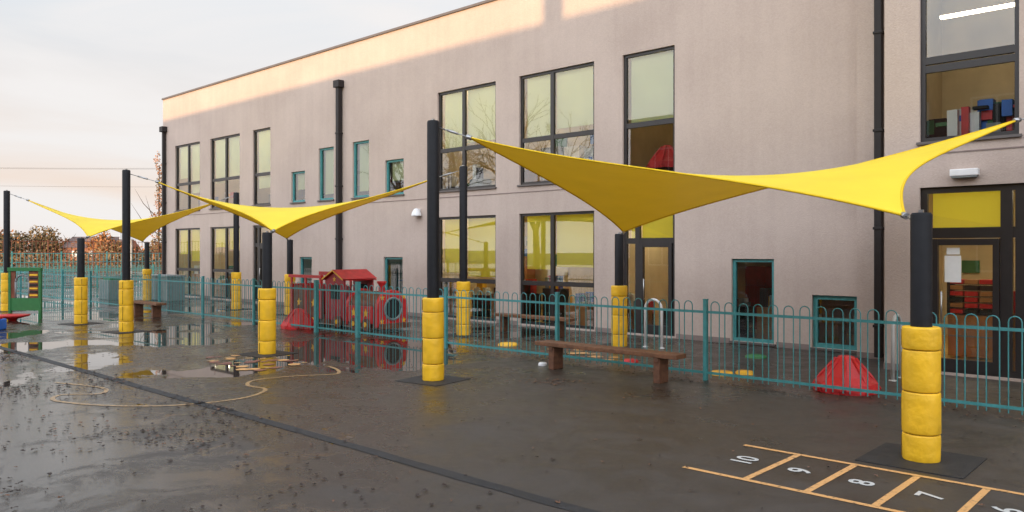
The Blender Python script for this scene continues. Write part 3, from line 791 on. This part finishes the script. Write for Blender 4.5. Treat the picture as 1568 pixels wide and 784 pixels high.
# ------------------------------------------------------------ light
LD=Vector((-.287,.958,0)).normalized()
EL=R(6)
sun=bpy.data.lights.new('sun','SUN'); sun.energy=5; sun.angle=R(.53); sun.color=(1,.62,.31)
so=bpy.data.objects.new('sun',sun); scene.collection.objects.link(so)
dirv=Vector((LD.x*math.cos(EL),LD.y*math.cos(EL),-math.sin(EL)))
so.rotation_euler=dirv.to_track_quat('-Z','Y').to_euler(); so.location=(10,-20,30)
w=bpy.data.worlds.new('World'); scene.world=w; w.use_nodes=True; nt=w.node_tree; L=nt.links
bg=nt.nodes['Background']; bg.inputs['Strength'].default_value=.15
sky=N(nt,'ShaderNodeTexSky'); sky.sky_type='NISHITA'; sky.sun_disc=False; sky.sun_elevation=EL
sky.sun_rotation=math.atan2(-LD.x,-LD.y); sky.air_density=1; sky.dust_density=2
tc=N(nt,'ShaderNodeTexCoord'); sep=N(nt,'ShaderNodeSeparateXYZ'); L.new(tc.outputs['Generated'],sep.inputs[0])
ramp=N(nt,'ShaderNodeValToRGB'); cr=ramp.color_ramp
cr.elements[0].position=0; cr.elements[0].color=(.90,.68,.54,1); cr.elements[1].position=1; cr.elements[1].color=(.46,.59,.77,1)
for p_,c_ in ((.06,(.92,.75,.64)),(.16,(.87,.81,.78)),(.30,(.76,.83,.90)),(.55,(.60,.70,.83))):
    e=cr.elements.new(p_); e.color=(*c_,1)
L.new(sep.outputs[2],ramp.inputs[0])
mp=N(nt,'ShaderNodeMapping'); mp.inputs['Scale'].default_value=(1.1,1.1,5); L.new(tc.outputs['Generated'],mp.inputs[0])
n=N(nt,'ShaderNodeTexNoise'); n.inputs['Scale'].default_value=2.0; n.inputs['Detail'].default_value=7; n.inputs['Roughness'].default_value=.5; n.inputs['Distortion'].default_value=.5
L.new(mp.outputs[0],n.inputs['Vector'])
cm=N(nt,'ShaderNodeMapRange'); cm.interpolation_type='SMOOTHSTEP'; cm.inputs[1].default_value=.38; cm.inputs[2].default_value=.66; L.new(n.outputs[0],cm.inputs[0])
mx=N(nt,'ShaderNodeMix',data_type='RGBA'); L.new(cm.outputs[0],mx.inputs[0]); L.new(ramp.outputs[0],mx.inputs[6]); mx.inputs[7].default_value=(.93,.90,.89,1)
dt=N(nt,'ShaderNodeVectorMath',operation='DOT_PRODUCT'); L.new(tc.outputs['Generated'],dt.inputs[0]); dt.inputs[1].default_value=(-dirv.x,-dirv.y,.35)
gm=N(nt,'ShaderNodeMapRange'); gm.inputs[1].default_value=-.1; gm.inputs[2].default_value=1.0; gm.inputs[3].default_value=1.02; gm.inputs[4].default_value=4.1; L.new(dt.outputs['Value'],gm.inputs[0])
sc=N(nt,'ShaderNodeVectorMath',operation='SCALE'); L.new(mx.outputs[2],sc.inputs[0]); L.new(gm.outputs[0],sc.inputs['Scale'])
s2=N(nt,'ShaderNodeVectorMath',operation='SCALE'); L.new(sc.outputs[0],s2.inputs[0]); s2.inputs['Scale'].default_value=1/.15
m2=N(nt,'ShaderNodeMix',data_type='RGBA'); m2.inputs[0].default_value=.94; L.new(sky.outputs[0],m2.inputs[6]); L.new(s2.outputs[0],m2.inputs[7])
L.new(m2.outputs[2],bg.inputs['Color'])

# ------------------------------------------------------------ camera
cam=bpy.data.cameras.new('camera'); co=bpy.data.objects.new('camera',cam); scene.collection.objects.link(co)
co.location=(0,0,2); co.rotation_euler=(R(90),0,R(42.53)); cam.sensor_width=36; cam.lens=27.55; cam.shift_y=-.0045
cam.clip_start=.05; cam.clip_end=3000
scene.camera=co
